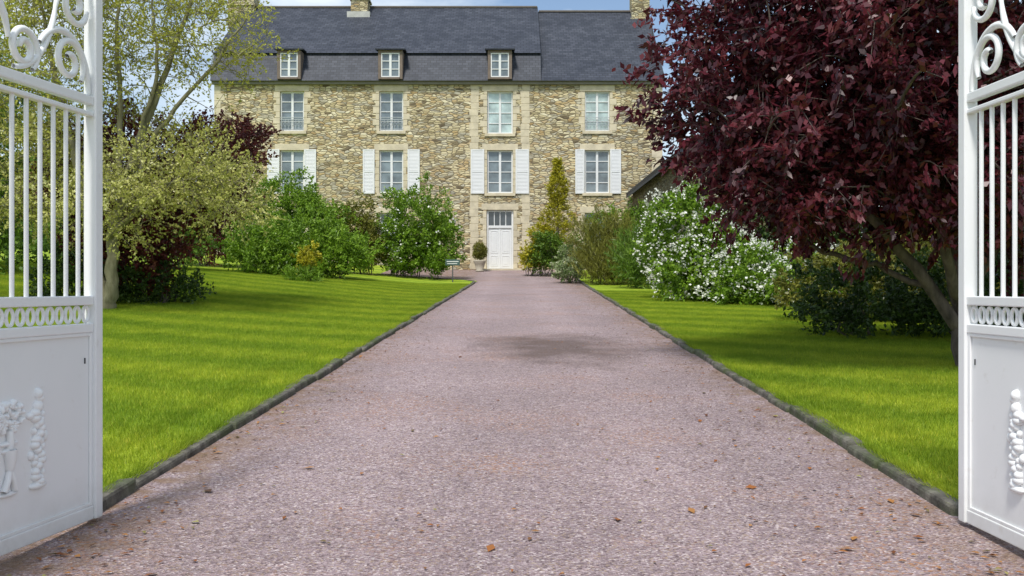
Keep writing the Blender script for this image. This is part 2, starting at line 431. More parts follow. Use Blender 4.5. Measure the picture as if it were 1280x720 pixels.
def branches(name, limbs, C, mat, parent, r0=.018):
    nodes = []; parts = []
    for path, rad in limbs:
        P = np.asarray(path, float)
        t = np.arange(len(P)); tt = np.linspace(0, len(P) - 1, (len(P) - 1) * 5 + 1)
        Q = np.stack([np.interp(tt, t, P[:, k]) for k in range(3)], 1)
        for _ in range(2): Q[1:-1] = (Q[:-2] + Q[1:-1] * 2 + Q[2:]) / 4
        Q[1:-1] += R.normal(size=(len(Q) - 2, 3)) * .02
        r = np.interp(tt, t, np.asarray(rad, float)); parts.append(tube(Q, r, 8)); nodes += list(Q[2:])
    nodes = np.array(nodes)
    order = np.argsort(np.linalg.norm(C - C.mean(0), axis=1))
    for i in order:
        c = C[i]; dd = np.linalg.norm(nodes - c, axis=1) + .25 * np.maximum(0, nodes[:, 2] - c[2])
        k = np.argmin(dd); a = nodes[k]; ln = np.linalg.norm(c - a)
        if ln < .08: continue
        t = np.linspace(0, 1, 5)[:, None]
        mid = (a + c) / 2 + np.array([0, 0, .12 * ln]) + R.normal(size=3) * .08 * ln
        Q = (1 - t) ** 2 * a + 2 * t * (1 - t) * mid + t * t * c
        parts.append(tube(Q, np.linspace(min(r0, .006 + .014 * ln), .003, 5), 5))
        nodes = np.concatenate([nodes, Q[2:4:1]])
    V, F = join(parts); fast(name, V, F, mat, parent, smooth=True)
def flowers(name, blobs, n, size, mat, parent, per=5, top=-.3, out=.93):
    C, d, rr = blobpts(blobs, n, out, .1)
    ok = (d[:, 2] > top) & (d[:, 1] < .5)
    C = C[ok] + d[ok] * .12; d = d[ok]; ci = np.repeat(np.arange(len(C)), per)
    P = C[ci] + R.normal(size=(len(ci), 3)) * size * .6 + d[ci] * .06
    P = P[P[:, 2] > gz(P[:, 0], P[:, 1]) + .1]
    D = R.normal(size=P.shape) * np.array([1, 1, .5])
    V, F, a = leafmesh(P, D, size, size * .8, R.rand(len(P)))
    fast(name, V, F, mat, parent, attr=a)
def stems(blobs, n, r=.02):
    out = []
    for _ in range(n):
        b = blobs[R.randint(len(blobs))]
        e = np.array(b[:3]) + R.uniform(-.5, .5, 3) * np.array(b[3:6])
        s = np.array([b[0] + R.uniform(-.25, .25) * b[3], b[1] + R.uniform(-.25, .25) * b[4], 0]); s[2] = gz(s[0], s[1]) - .05
        out.append(([s, (s + e) / 2 + R.normal(size=3) * .1, e], [r, r * .8, r * .4]))
    return out

BARK = mat_bark('grey_bark', (.07,.06,.045), (.20,.175,.14))
BARKG = mat_bark('green_bark', (.12,.11,.055), (.28,.26,.16))
BARKD = mat_bark('dark_bark', (.04,.03,.026), (.15,.115,.10))
PURPLE = mat_leaf('purple_leaves', [(.014,.004,.008), (.045,.008,.015), (.090,.014,.024), (.155,.025,.038), (.23,.06,.065)], .3, .38, .5)
PALE = mat_leaf('pale_variegated_leaves', [(.24,.25,.05), (.42,.43,.10), (.62,.60,.20), (.78,.76,.42)], .35)
YELG = mat_leaf('spring_leaves', [(.24,.25,.03), (.43,.44,.07), (.62,.60,.14)], .4)
BRONZE = mat_leaf('bronze_leaves', [(.03,.010,.012), (.10,.022,.024), (.17,.040,.035), (.20,.10,.03)], .3)
GREEN = mat_leaf('green_leaves', [(.035,.07,.010), (.085,.165,.018), (.15,.26,.025), (.24,.37,.05)], .3)
BRIGHT = mat_leaf('bright_green_leaves', [(.055,.115,.010), (.135,.245,.018), (.215,.36,.026), (.31,.45,.05)], .3)
DARKG = mat_leaf('dark_green_leaves', [(.014,.034,.010), (.035,.07,.014), (.065,.12,.02), (.14,.22,.035)], .25)
OLIVE = mat_leaf('olive_leaves', [(.07,.075,.014), (.145,.15,.022), (.22,.225,.035), (.31,.31,.06)], .3)
GOLD = mat_leaf('golden_leaves', [(.16,.17,.010), (.34,.32,.015), (.54,.49,.03), (.65,.60,.08)], .3)
VARI = mat_leaf('white_edged_leaves', [(.07,.13,.03), (.16,.25,.06), (.45,.50,.28), (.72,.74,.58)], .3)
PETAL = mat_leaf('white_petals', [(.62,.64,.52), (.80,.80,.72), (.88,.88,.83)], .2, .6)

# --- purple tree
g0 = float(gz(4.5, 9.6))
pt = empty('purple_leaf_tree', (4.55, 9.6, g0))
pb = [(4.9, 10.0, 3.85, 2.95, 2.8, 2.4), (3.3, 9.6, 2.75, 1.65, 1.5, .95, 1.2), (2.25, 9.9, 3.0, .75, 1.0, .72, 1.6), (6.1, 9.4, 2.7, 2.1, 1.7, 1.15),
      (3.4, 9.6, 4.6, 1.5, 1.5, 1.4), (2.6, 9.8, 3.75, .95, 1.0, .55, 1.2), (4.2, 9.5, 2.25, 1.25, .9, .6, 1.7), (4.2, 9.8, 4.9, 1.5, 1.3, .9, 1.3), (3.9, 9.3, 3.3, 1.3, .9, .9, 1.3), (2.85, 9.6, 2.2, .65, .8, .36, 2.4)]
cl = foliage('foliage', pb, 2200, 56, .17, .10, .046, PURPLE, pt, droop=.45, inner=.3, lump=.16, spray=.42, up=.05, tw=BARKD)
b0 = np.array([4.5, 9.6, g0 - .05])
L = [([b0, b0 + [.03,0,.5], b0 + [-.02,.1,1.1], b0 + [.05,.2,2.0], b0 + [.1,.3,3.4], b0 + [.1,.3,4.8]], [.11,.095,.085,.07,.045,.015]),
     ([b0 + [0,.02,.45], b0 + [-.35,0,.95], b0 + [-.9,-.1,1.5], b0 + [-1.5,0,2.2], b0 + [-2.1,.1,2.7]], [.07,.06,.05,.035,.012]),
     ([b0 + [0,.02,.6], b0 + [-.25,-.25,1.2], b0 + [-.7,-.6,2.0], b0 + [-1.1,-.9,3.2]], [.06,.05,.04,.015]),
     ([b0 + [-.3,0,.9], b0 + [-.75,.2,1.1], b0 + [-1.3,.3,1.25], b0 + [-1.8,.3,1.7]], [.035,.03,.025,.01]),
     ([b0 + [0,.1,.7], b0 + [.5,.2,1.4], b0 + [1.3,.2,2.3], b0 + [2.2,.1,3.0]], [.065,.055,.04,.015]),
     ([b0 + [0,.1,1.0], b0 + [.2,.8,1.8], b0 + [.3,1.7,2.8]], [.06,.045,.015])]
branches('trunk_and_branches', L, cl[0][:1100], BARKD, pt, .02)

# --- pale variegated tree on the left
xt, yt = -7.35, 17.4; g0 = float(gz(xt, yt))
lt = empty('variegated_maple_tree', (xt, yt, g0)); b0 = np.array([xt, yt, g0 - .05])
up = [(-6.8, 17.6, 6.2, 2.2, 2.0, 2.3), (-8.9, 17.8, 5.4, 1.9, 1.8, 2.2, 1.4), (-5.5, 17.4, 5.7, 1.0, 1.1, 1.0, .6), (-8.0, 17.5, 6.6, 1.5, 1.3, 1.4)]
lo = [(-6.0, 17.2, 3.15, 1.3, 1.4, .55, 1.2), (-6.9, 16.8, 2.6, .9, 1.0, .5, .8), (-8.9, 17.6, 3.3, 1.7, 1.5, 1.1, .8), (-5.1, 17.2, 2.75, .6, .8, .4, 1.4)]
c1 = foliage('foliage_high', up, 900, 38, .16, .07, .036, YELG, lt, droop=.1, inner=.2, lump=.25, spray=.6, up=.5, tw=BARKG)
c2 = foliage('foliage_low', lo, 400, 64, .16, .066, .038, PALE, lt, droop=.1, inner=.3, lump=.25, spray=.6, up=.35, tw=BARKG)
L = [([b0, b0 + [.12,0,.6], b0 + [.05,.1,1.4], b0 + [.35,.1,2.6], b0 + [.9,.2,4.2], b0 + [1.5,.2,5.8], b0 + [2.0,.2,6.9]], [.13,.11,.10,.08,.055,.03,.01]),
     ([b0 + [.02,0,.1], b0 + [-.3,.1,1.1], b0 + [-.5,.1,2.4], b0 + [-1.0,.2,4.2], b0 + [-1.4,.2,6.2]], [.10,.08,.07,.05,.015]),
     ([b0 + [.05,0,1.4], b0 + [.6,-.1,1.9], b0 + [1.4,-.1,2.5], b0 + [2.1,-.2,2.8]], [.06,.05,.035,.012]),
     ([b0 + [.3,0,2.5], b0 + [1.1,0,3.5], b0 + [2.0,0,4.6], b0 + [2.7,0,5.6]], [.05,.04,.03,.01]),
     ([b0 + [.2,.1,2.0], b0 + [.2,.2,3.4], b0 + [.1,.2,5.0], b0 + [.2,.2,6.8]], [.06,.05,.035,.01]),
     ([b0 + [.6,.1,3.4], b0 + [.9,.1,4.4], b0 + [.8,.1,5.6], b0 + [.9,.1,7.2]], [.04,.035,.02,.008])]
branches('trunk_and_branches', L, np.concatenate([c1[0], c2[0]]), BARKG, lt, .022)

def shrub(name, blobs, ncl, lpc, cr, Lf, Wf, mat, fl=None, droop=.1, lump=.18, nst=8, flat=.7, inner=.35, spray=None, up=.35):
    cx = np.mean([b[0] for b in blobs]); cy = np.mean([b[1] for b in blobs])
    e = empty(name, (cx, cy, float(gz(cx, cy))))
    foliage('foliage', blobs, ncl, lpc, cr, Lf, Wf, mat, e, droop, inner, lump, flat, spray=cr * 1.9 if spray is None else spray, up=up)
    V, F = join([tube(p, r, 6) for p, r in stems(blobs, nst)]); fast('stems', V, F, BARK, e, smooth=True)
    if fl: flowers('flowers', blobs, *fl[:2], PETAL, e, **fl[2])
    return e
# bronze / purple tree mingled behind the pale one
xt, yt = -8.3, 19.8; g0 = float(gz(xt, yt)); e = empty('bronze_leaf_tree', (xt, yt, g0)); b0 = np.array([xt, yt, g0 - .05])
bl = [(-8.3, 19.8, 3.4, 1.5, 1.3, 1.3), (-6.0, 19.6, 4.05, 1.0, .9, .5, 1.4), (-7.6, 18.9, 2.0, 1.1, .7, .8, 1.7), (-6.5, 19.6, 3.1, 1.1, 1.0, .7)]
c = foliage('foliage', bl, 950, 50, .18, .085, .05, BRONZE, e, spray=.38)
branches('trunk_and_branches', [([b0, b0 + [.1,0,1.], b0 + [.0,.1,2.2], b0 + [.3,0,3.6]], [.1,.08,.06,.02]), ([b0 + [0,0,.3], b0 + [.7,0,1.6], b0 + [1.7,-.1,3.2]], [.06,.05,.015])], c[0][:300], BARKD, e)
# green trees seen through the gate bars
xt, yt = -14.0, 25.; g0 = float(gz(xt, yt)); e = empty('green_tree', (xt, yt, g0)); b0 = np.array([xt, yt, g0 - .05])
bl = [(-14.4, 25, 5.0, 2.7, 2.4, 2.6), (-12.2, 24.6, 3.2, 1.4, 1.5, 1.5), (-16, 25, 3.3, 2.1, 2, 1.9)]
c = foliage('foliage', bl, 900, 44, .26, .13, .07, GREEN, e, spray=.5)
branches('trunk_and_branches', [([b0, b0 + [.1,0,1.5], b0 + [.0,.1,3.2], b0 + [.3,0,6.6]], [.2,.16,.12,.03]), ([b0 + [0,0,1.3], b0 + [1.2,0,2.6], b0 + [2.2,.2,4.]], [.1,.07,.02])], c[0][:250], BARK, e)
# shrubs left
shrub('dark_shrub', [(-6.9, 19.0, 1.2, .8, .7, .38), (-8.3, 18.4, 1.3, .9, .8, .5)], 240, 44, .13, .08, .04, DARKG)
shrub('green_shrub', [(-7.7, 33.6, 2.75, 2.1, 1.6, .95), (-6.1, 33.2, 2.45, 1.35, 1.3, .85), (-9.0, 33.6, 2.5, 1.0, 1.2, .8), (-7.3, 32.9, 2.15, 2.5, 1.1, .6)], 900, 38, .17, .12, .055, BRIGHT)
shrub('green_shrub', [(-8.9, 37.4, 4.4, 1.6, 1.3, 1.15), (-7.9, 37.2, 3.5, 1.6, 1.3, 1.2), (-10.4, 37.2, 3.4, 1.1, 1.2, 1.1)], 700, 36, .18, .13, .06, BRIGHT)
shrub('olive_shrub', [(-6.2, 38.2, 3.4, .95, .9, 1.25), (-5.7, 38.0, 2.8, .7, .8, .85)], 380, 32, .17, .12, .05, OLIVE)
shrub('flowering_shrub', [(-3.75, 38.3, 3.85, 1.5, 1.3, 1.4), (-2.95, 38.2, 3.0, .95, 1.1, 1.05), (-4.4, 38.1, 2.7, 1.0, 1.0, .95), (-3.5, 37.6, 2.35, 1.2, .8, .5)], 900, 36, .17, .12, .055, BRIGHT, (190, .10, dict(per=4)))
shrub('bronze_shrub', [(-11.5, 36., 3.6, 1.6, 1.3, 1.6)], 350, 32, .2, .12, .06, BRONZE)
shrub('green_shrub', [(-11.2, 31.5, 2.9, 1.5, 1.2, .9)], 260, 32, .18, .11, .05, GREEN)
e = shrub('small_golden_shrub', [(-6.3, 29.8, 2.15, .38, .36, .36), (-6.45, 29.8, 1.9, .25, .3, .35)], 90, 22, .08, .09, .04, GOLD, nst=4, up=1.)
foliage('undergrowth', [(-6.45, 29.6, 1.5, .5, .5, .2)], 60, 26, .09, .2, .025, BRIGHT, e, droop=-.6, spray=.3, up=.6)
# shrubs right
def cone_tree():
    x0, y0 = 2.0, 42.; g = float(gz(x0, y0)); e = empty('golden_conifer', (x0, y0, g)); n = 420
    h = R.rand(n) ** .9; r = (1 - h) ** .8 * .8 * R.uniform(.35, 1.1, n) * (1 + .35 * np.sin(h * 19)); a = R.uniform(0, 6.28, n)
    d = np.stack([np.cos(a), np.sin(a), .4 + 0*a], 1); C = np.stack([x0 + r * np.cos(a), y0 + r * np.sin(a), g + .6 + h * 4.4], 1)
    foliage('foliage', None, 0, 26, .11, .13, .035, GOLD, e, droop=.2, clumps=(C, d, r), spray=.25, up=.5)
    V, F = tube([(x0, y0, g - .05), (x0, y0, g + 2.5), (x0, y0, g + 5.0)], [.09, .05, .01], 7); fast('trunk', V, F, BARK, e)
cone_tree()
shrub('golden_shrub', [(1.0, 41.6, 2.7, .55, .6, .5), (1.3, 41.8, 3.35, .55, .6, .65), (.75, 41.4, 2.35, .35, .45, .35)], 300, 30, .12, .10, .05, GOLD)
shrub('green_shrub', [(1.6, 41.0, 2.9, .6, .5, .7), (1.25, 41.1, 2.4, .5, .5, .45)], 220, 30, .13, .10, .05, GREEN)
shrub('white_edged_shrub', [(2.25, 36.2, 2.25, .55, .55, .65), (2.15, 35.6, 1.85, .6, .5, .35)], 260, 30, .10, .09, .045, VARI)
shrub('feathery_shrub', [(3.0, 34.2, 2.65, .75, .7, .9), (3.8, 33.8, 2.5, .7, .7, 1.0), (3.4, 33.4, 1.9, 1.0, .8, .7)], 420, 40, .16, .24, .022, OLIVE, droop=-.7, lump=.22, spray=.55, up=1.)
shrub('feathery_shrub', [(4.0, 30.4, 2.1, .7, .7, .85), (4.6, 29.8, 1.85, .8, .8, .8)], 320, 40, .15, .2, .022, GREEN, droop=-.5, lump=.2, spray=.5, up=.9)
shrub('green_shrub', [(3.9, 38.6, 3.1, 1.2, 1.1, 1.2), (5.0, 37.5, 3.1, 1.1, 1.1, 1.3)], 420, 34, .18, .12, .05, BRIGHT)
vb = [(4.3, 23.4, 2.35, 1.0, 1.0, 1.35), (4.85, 23.0, 1.75, 1.2, 1.1, .95), (5.7, 21.4, 1.45, 1.2, 1.0, .68), (6.5, 20.0, 1.3, 1.15, .9, .55), (4.3, 22.2, 1.4, 1.0, .6, .55), (5.2, 20.8, 1.15, 1.0, .6, .42)]
shrub('white_viburnum', vb, 1500, 42, .13, .09, .055, BRIGHT, (1900, .065, dict(per=5, top=-.9)), lump=.14)
shrub('green_shrub', [(7.0, 24.6, 2.3, 1.6, 1.1, 1.4)], 420, 40, .16, .1, .055, DARKG)
shrub('dark_shrub', [(4.9, 13.2, .98, 1.1, .9, .5), (6.2, 13.0, 1.05, 1.3, 1.0, .6), (7.8, 13.4, 1.3, 1.4, 1.2, .9)], 700, 48, .12, .075, .04, DARKG)
shrub('olive_shrub', [(5.7, 16.0, 1.25, 1.1, .9, .62), (7.2, 16.0, 1.35, 1.5, 1.1, .75)], 480, 44, .14, .09, .04, OLIVE)
# hedges and distant trees
def hedge(name, segs, mat, n, Lf):
    e = empty(name, (segs[0][0], segs[0][1], float(gz(segs[0][0], segs[0][1]))))
    foliage('foliage', segs, n, 40, .35, Lf, Lf * .55, mat, e, lump=.12, inner=.5)
hedge('hedge', [(-30 + i * 3.0, 54 + R.uniform(-2, 2), 3.4 + R.uniform(-.5, 1.2), 2.8, 2, 2.6) for i in range(6)], GREEN, 900, .28)
hedge('hedge', [(9.5 + i * 2.4, 24 - i * .7, 2.2 + R.uniform(0, .8), 1.9, 1.8, 2.3) for i in range(6)], DARKG, 1000, .2)
hedge('distant_trees', [(-75 + i * 9, 105 + R.uniform(-8, 8), 5 + R.uniform(-1, 2), 6, 5, 5) for i in range(18)], DARKG, 1500, .7)

# ------------------------------------------------------------------ manor house
H = empty('stone_manor_house', (-3.5, 51, 2.08))
X0, X1, Y0, Y1 = -14.26, 7.2, 46., 57.
cols = [(-11.12, -9.97), (-6.36, -5.21), (-1.19, .04), (3.49, 4.68)]
op = []
for i, (a, b) in enumerate(cols):
    op.append((a, b, 8.72 if i != 2 else 8.6, 10.62, 'w1', i)); op.append((a, b, 5.75, 7.80, 'w2', i))
    if i != 2: op.append((a, b, 2.9, 4.8, 'w3', i))
op.append((-1.22, .07, 2.12, 4.94, 'door', 2))
b = B(); xs = sorted({X0, X1} | {o[0] for o in op} | {o[1] for o in op}); zs = sorted({.8, 11.02} | {o[2] for o in op} | {o[3] for o in op})
for i in range(len(xs) - 1):
    for j in range(len(zs) - 1):
        cx, cz = (xs[i] + xs[i+1]) / 2, (zs[j] + zs[j+1]) / 2
        if any(o[0] < cx < o[1] and o[2] < cz < o[3] for o in op): continue
        b.poly([(xs[i], Y0, zs[j]), (xs[i+1], Y0, zs[j]), (xs[i+1], Y0, zs[j+1]), (xs[i], Y0, zs[j+1])])
b.poly([(X0, Y0, .8), (X0, Y1, .8), (X0, Y1, 11.02), (X0, Y0, 11.02)]); b.poly([(X1, Y0, .8), (X1, Y1, .8), (X1, Y1, 11.02), (X1, Y0, 11.02)])
b.poly([(X0, Y1, .8), (X1, Y1, .8), (X1, Y1, 11.02), (X0, Y1, 11.02)])
b.obj('walls', RUB, H)
b = B()
for (a, c, z0, z1, k, i) in op:
    d = .24
    for q in ([(a,Y0,z0),(a,Y0+d,z0),(a,Y0+d,z1),(a,Y0,z1)], [(c,Y0,z0),(c,Y0+d,z0),(c,Y0+d,z1),(c,Y0,z1)], [(a,Y0,z1),(c,Y0,z1),(c,Y0+d,z1),(a,Y0+d,z1)], [(a,Y0,z0),(c,Y0,z0),(c,Y0+d,z0),(a,Y0+d,z0)]): b.poly(q)
    zc = z0; n = 0
    while zc < z1 - .05:
        h = min(.30 + R.uniform(-.03, .05), z1 - zc); wl, wr = (.17, .32)[n % 2] + R.uniform(-.03, .03), (.17, .32)[(n + (i % 2)) % 2] + R.uniform(-.03, .03)
        pr = .010 + R.uniform(0, .008)
        b.box(a - wl, a - .002, Y0 - pr, Y0 + .05, zc + .008, zc + h - .008); b.box(c + .002, c + wr, Y0 - pr, Y0 + .05, zc + .008, zc + h - .008)
        zc += h; n += 1
    b.box(a - .24, c + .24, Y0 - .014, Y0 + .05, z1 + .004, z1 + .30)
    if k != 'door': b.box(a - .12, c + .12, Y0 - .07, Y0 + .2, z0 - .14, z0 - .004)
for (xa, xb) in ((-2.0, -1.60), (.45, .85)):
    zc = 2.1
    while zc < 11.0:
        h = min(R.uniform(.28, .36), 11.0 - zc); j = R.uniform(-.05, .05)
        b.box(xa + j, xb + j * .5, Y0 - .008 - R.uniform(0, .005), Y0 + .05, zc + .006, zc + h - .006); zc += h
for x in (X0, X1):
    zc = 1.; n = 0
    while zc < 10.95:
        h = min(.34, 11. - zc); w = (.3, .5)[n % 2]
        if x == X0: b.box(x - .01, x + w, Y0 - .012, Y0 + .4, zc + .006, zc + h - .006)
        else: b.box(x - w, x + .01, Y0 - .012, Y0 + .4, zc + .006, zc + h - .006)
        zc += h; n += 1
b.box(-1.6, .45, Y0 - .5, Y0 - .002, 1.9, 2.11)
b.obj('stone_dressings', ASH, H, .008)
b = B(); b.box(X0 - .1, X1 + .1, Y0 - .16, Y0 - .002, 10.93, 11.06); b.box(X0 - .12, X1 + .12, Y0 - .24, Y0 - .1, 11.062, 11.12)
b.obj('eaves_cornice', simple('eaves_grey', (.20,.19,.16), .8), H, .02)
fr = B(); g = B()
def window(a, c, z0, z1, y, rows, m, t=.065, leafs=2):
    fr.box(a, a + t, y - .03, y + .05, z0, z1); fr.box(c - t, c, y - .03, y + .05, z0, z1)
    fr.box(a + t, c - t, y - .03, y + .05, z1 - t, z1); fr.box(a + t, c - t, y - .03, y + .05, z0, z0 + t)
    if leafs == 2: fr.box((a + c) / 2 - .055, (a + c) / 2 + .055, y - .035, y + .04, z0 + t, z1 - t)
    for r in range(1, rows):
        z = z0 + (z1 - z0) * r / rows; fr.box(a + t, c - t, y - .015, y + .03, z - .018, z + .018)
    g.poly([(a + .01, y + .02, z0 + .01), (c - .01, y + .02, z0 + .01), (c - .01, y + .02, z1 - .01), (a + .01, y + .02, z1 - .01)], m)
for (a, c, z0, z1, k, i) in op:
    if k == 'door': continue
    window(a + .004, c - .004, z0 + .004, z1 - .004, Y0 + .15, 4, 1 if (k, i) in (('w1', 2), ('w1', 3)) else 0)
# dormers, their fronts standing on the wall head
dz = [(-11.14, -10.06), (-6.34, -5.22), (-1.13, -.02)]
dw = B(); dr = B()
for (a, c) in dz:
    y = 45.60
    dw.box(a - .02, a + .12, y, y + 1.4, 11.13, 12.50); dw.box(c - .12, c + .02, y, y + 1.4, 11.13, 12.50); dw.box(a + .12, c - .12, y, y + 1.4, 12.38, 12.50); dw.box(a + .12, c - .12, y - .03, y + .1, 11.12, 11.22)
    window(a + .124, c - .124, 11.224, 12.376, y + .05, 3, 0, .05)
    x0, x1 = a - .16, c + .16; i = len(dr.v)
    dr.v += [(x0, y - .14, 12.502), (x1, y - .14, 12.502), (x1 - .05, y + 1.6, 12.70), (x0 + .05, y + 1.6, 12.70), (x0, y - .14, 12.56), (x1, y - .14, 12.56), (x1 - .25, y + .4, 12.80), (x0 + .25, y + .4, 12.80), (x1 - .25, y + 1.6, 12.84), (x0 + .25, y + 1.6, 12.84)]
    for q in ((0,1,5,4), (4,5,6,7), (7,6,8,9), (1,2,8,6,5), (0,4,7,9,3), (0,3,2,1), (3,9,8,2)):
        dr.f.append(tuple(i + k for k in q)); dr.m.append(0)
dw.obj('dormer_frames', simple('dormer_timber', (.16,.12,.095), .7), H, .01)
dr.obj('dormer_roofs', SLATE, H)
fr.obj('window_frames', WOODW, H); g.obj('window_panes', [GL1, GL2, GLD], H)
# door with fanlight
b = B(); y = Y0 + .16; a, c = -1.216, .066
b.box(a, a + .09, y - .05, y + .06, 2.12, 4.93); b.box(c - .09, c, y - .05, y + .06, 2.12, 4.93); b.box(a + .09, c - .09, y - .05, y + .06, 4.86, 4.93); b.box(a + .09, c - .09, y - .05, y + .06, 4.08, 4.2)
for k in (1, 2, 3):
    x = a + .09 + (c - a - .18) * k / 4; b.box(x - .018, x + .018, y - .02, y + .04, 4.2, 4.86)
m_ = (a + c) / 2
for (p, q) in ((a + .094, m_ - .004), (m_ + .004, c - .094)):
    b.box(p, q, y, y + .05, 2.13, 4.076)
    for (u, v) in ((2.25, 2.75), (2.88, 3.95)):
        b.box(p + .09, p + .12, y - .014, y + .002, u, v); b.box(q - .12, q - .09, y - .014, y + .002, u, v)
        b.box(p + .12, q - .12, y - .014, y + .002, u, u + .03); b.box(p + .12, q - .12, y - .014, y + .002, v - .03, v)
        b.box(p + .16, q - .16, y - .01, y + .002, u + .07, v - .07)
b.box(m_ - .03, m_ + .03, y - .02, y + .002, 2.13, 4.076)
b.obj('door', WOODW, H, .004)
b = B(); b.poly([(a, y + .03, 4.15), (c, y + .03, 4.15), (c, y + .03, 4.9), (a, y + .03, 4.9)]); b.obj('fanlight_pane', GLD, H)
# louvred shutters
b = B()
def shutter(x0, x1, z0, z1):
    y = Y0 - .06; t = .07
    b.box(x0, x0 + t, y, y + .04, z0, z1); b.box(x1 - t, x1, y, y + .04, z0, z1)
    for z in (z0, (z0 + z1) / 2 - .04, z1 - t): b.box(x0 + t, x1 - t, y, y + .04, z, z + t)
    n = 30
    for k in range(n):
        z = z0 + .07 + (z1 - z0 - .14) * k / n
        b.poly([(x0 + t, y + .008, z), (x1 - t, y + .008, z), (x1 - t, y + .024, z + .066), (x0 + t, y + .024, z + .066)])
    b.box(x0 + t, x1 - t, y + .03, y + .038, z0 + .02, z1 - .02)
for x0, x1 in ((-11.72,-11.14), (-9.95,-9.38), (-7.14,-6.58), (-5.0,-4.42), (-1.97,-1.33), (.17,.81), (3.03,3.47), (4.70,5.22)): shutter(x0, x1, 5.72, 7.84)
b.obj('shutters', mat_paint('shutter_paint', .74), H)
parts = []
for i in (0, 1, 3):
    a, c = cols[i]; y = Y0 + .03; z0 = 8.76
    for z in (z0 + .05, z0 + .52, z0 + .62): parts.append(tube([(a, y, z), ((a+c)/2, y, z), (c, y, z)], .014, 5))
    for k in range(7):
        x = a + (c - a) * (k + .5) / 7; parts.append(tube([(x, y, z0 + .05), (x, y, z0 + .3), (x, y, z0 + .52)], .009, 5))
        an = np.linspace(0, 6.283, 13); parts.append(tube(np.stack([x + .06*np.cos(an), 0*an + y, z0 + .3 + .1*np.sin(an)], 1), .009, 4))
V, F = join(parts); fast('window_guards', V, F, simple('guard_iron', (.42,.46,.48), .5), H)
# roof
b = B()
b.prism([(45.70, 11.08), (46.42, 12.50), (46.30, 12.54), (51.5, 16.25), (56.66, 12.55), (57.34, 11.08)], X0 - .12, 1.38, 0, 1)
b.prism([(45.71, 11.08), (51.5, 16.02), (57.33, 11.08)], 1.40, X1 + .12, 0, 1)
b.obj('roof', [SLATE, RUB], H)
b = B(); b.box(X0 - .12, 1.36, 51.38, 51.62, 16.2, 16.31); b.box(1.42, X1 + .12, 51.38, 51.62, 15.97, 16.08); b.obj('ridge_tiles', simple('ridge_tile', (.13,.11,.10), .8), H, .03)
b = B()
for (x0, x1, yy, zt, zb) in ((-15.1, -13.7, 51.0, 18.2, 15.0), (-8.5, -7.6, 50.6, 17.9, 15.2), (6.35, 7.3, 50.9, 18.2, 14.2)):
    b.box(x0, x1, yy, yy + 1.0, zb, zt); b.box(x0 - .07, x1 + .07, yy - .07, yy + 1.07, zb + 1.2, zb + 1.32)
    b.box(x0 - .08, x1 + .08, yy - .08, yy + 1.08, zt, zt + .15)
b.obj('chimneys', mat_rubble('chimney_stone', .85), H, .02)
b = B(); b.box(-8.65, -7.45, 50.3, 50.58, 15.2, 15.7); b.obj('chimney_flashing', simple('flashing', (.42,.42,.4), .6), H)

# ------------------------------------------------------------------ outbuilding on the right
O = empty('stone_outbuilding', (8.6, 36, 1.9)); x0, x1, ya, yb, ze = 5.75, 11.6, 32., 45.8, 5.75
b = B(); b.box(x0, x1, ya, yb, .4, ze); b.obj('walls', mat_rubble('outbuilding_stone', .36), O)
b = B(); mx = (x0 + x1) / 2
for s, xa in ((1, x0), (-1, x1)):
    i = len(b.v); e_ = -.3 * s
    b.v += [(xa + e_, ya - .2, ze - .28), (mx, ya - .2, ze + 2.05), (mx, yb, ze + 2.05), (xa + e_, yb, ze - .28), (xa + e_, ya - .2, ze - .02), (mx, ya - .2, ze + 2.3), (mx, yb, ze + 2.3), (xa + e_, yb, ze - .02)]
    for q in ((0,3,2,1),(4,5,6,7),(0,1,5,4),(1,2,6,5),(2,3,7,6),(3,0,4,7)): b.f.append(tuple(i + k for k in q)); b.m.append(0)
b.obj('roof', SLATE, O)
b = B()
for yy in (ya + .01, yb - .01): b.poly([(x0, yy, ze), (x1, yy, ze), (mx, yy, ze + 2.1)])
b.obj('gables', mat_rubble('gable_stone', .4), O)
b = B()
for yy in (34., 38., 42.): b.box(x0 - .02, x0 + .03, yy, yy + 1., 3.2, 4.6)
b.obj('shutters', simple('grey_boards', (.16,.15,.14), .8), O)

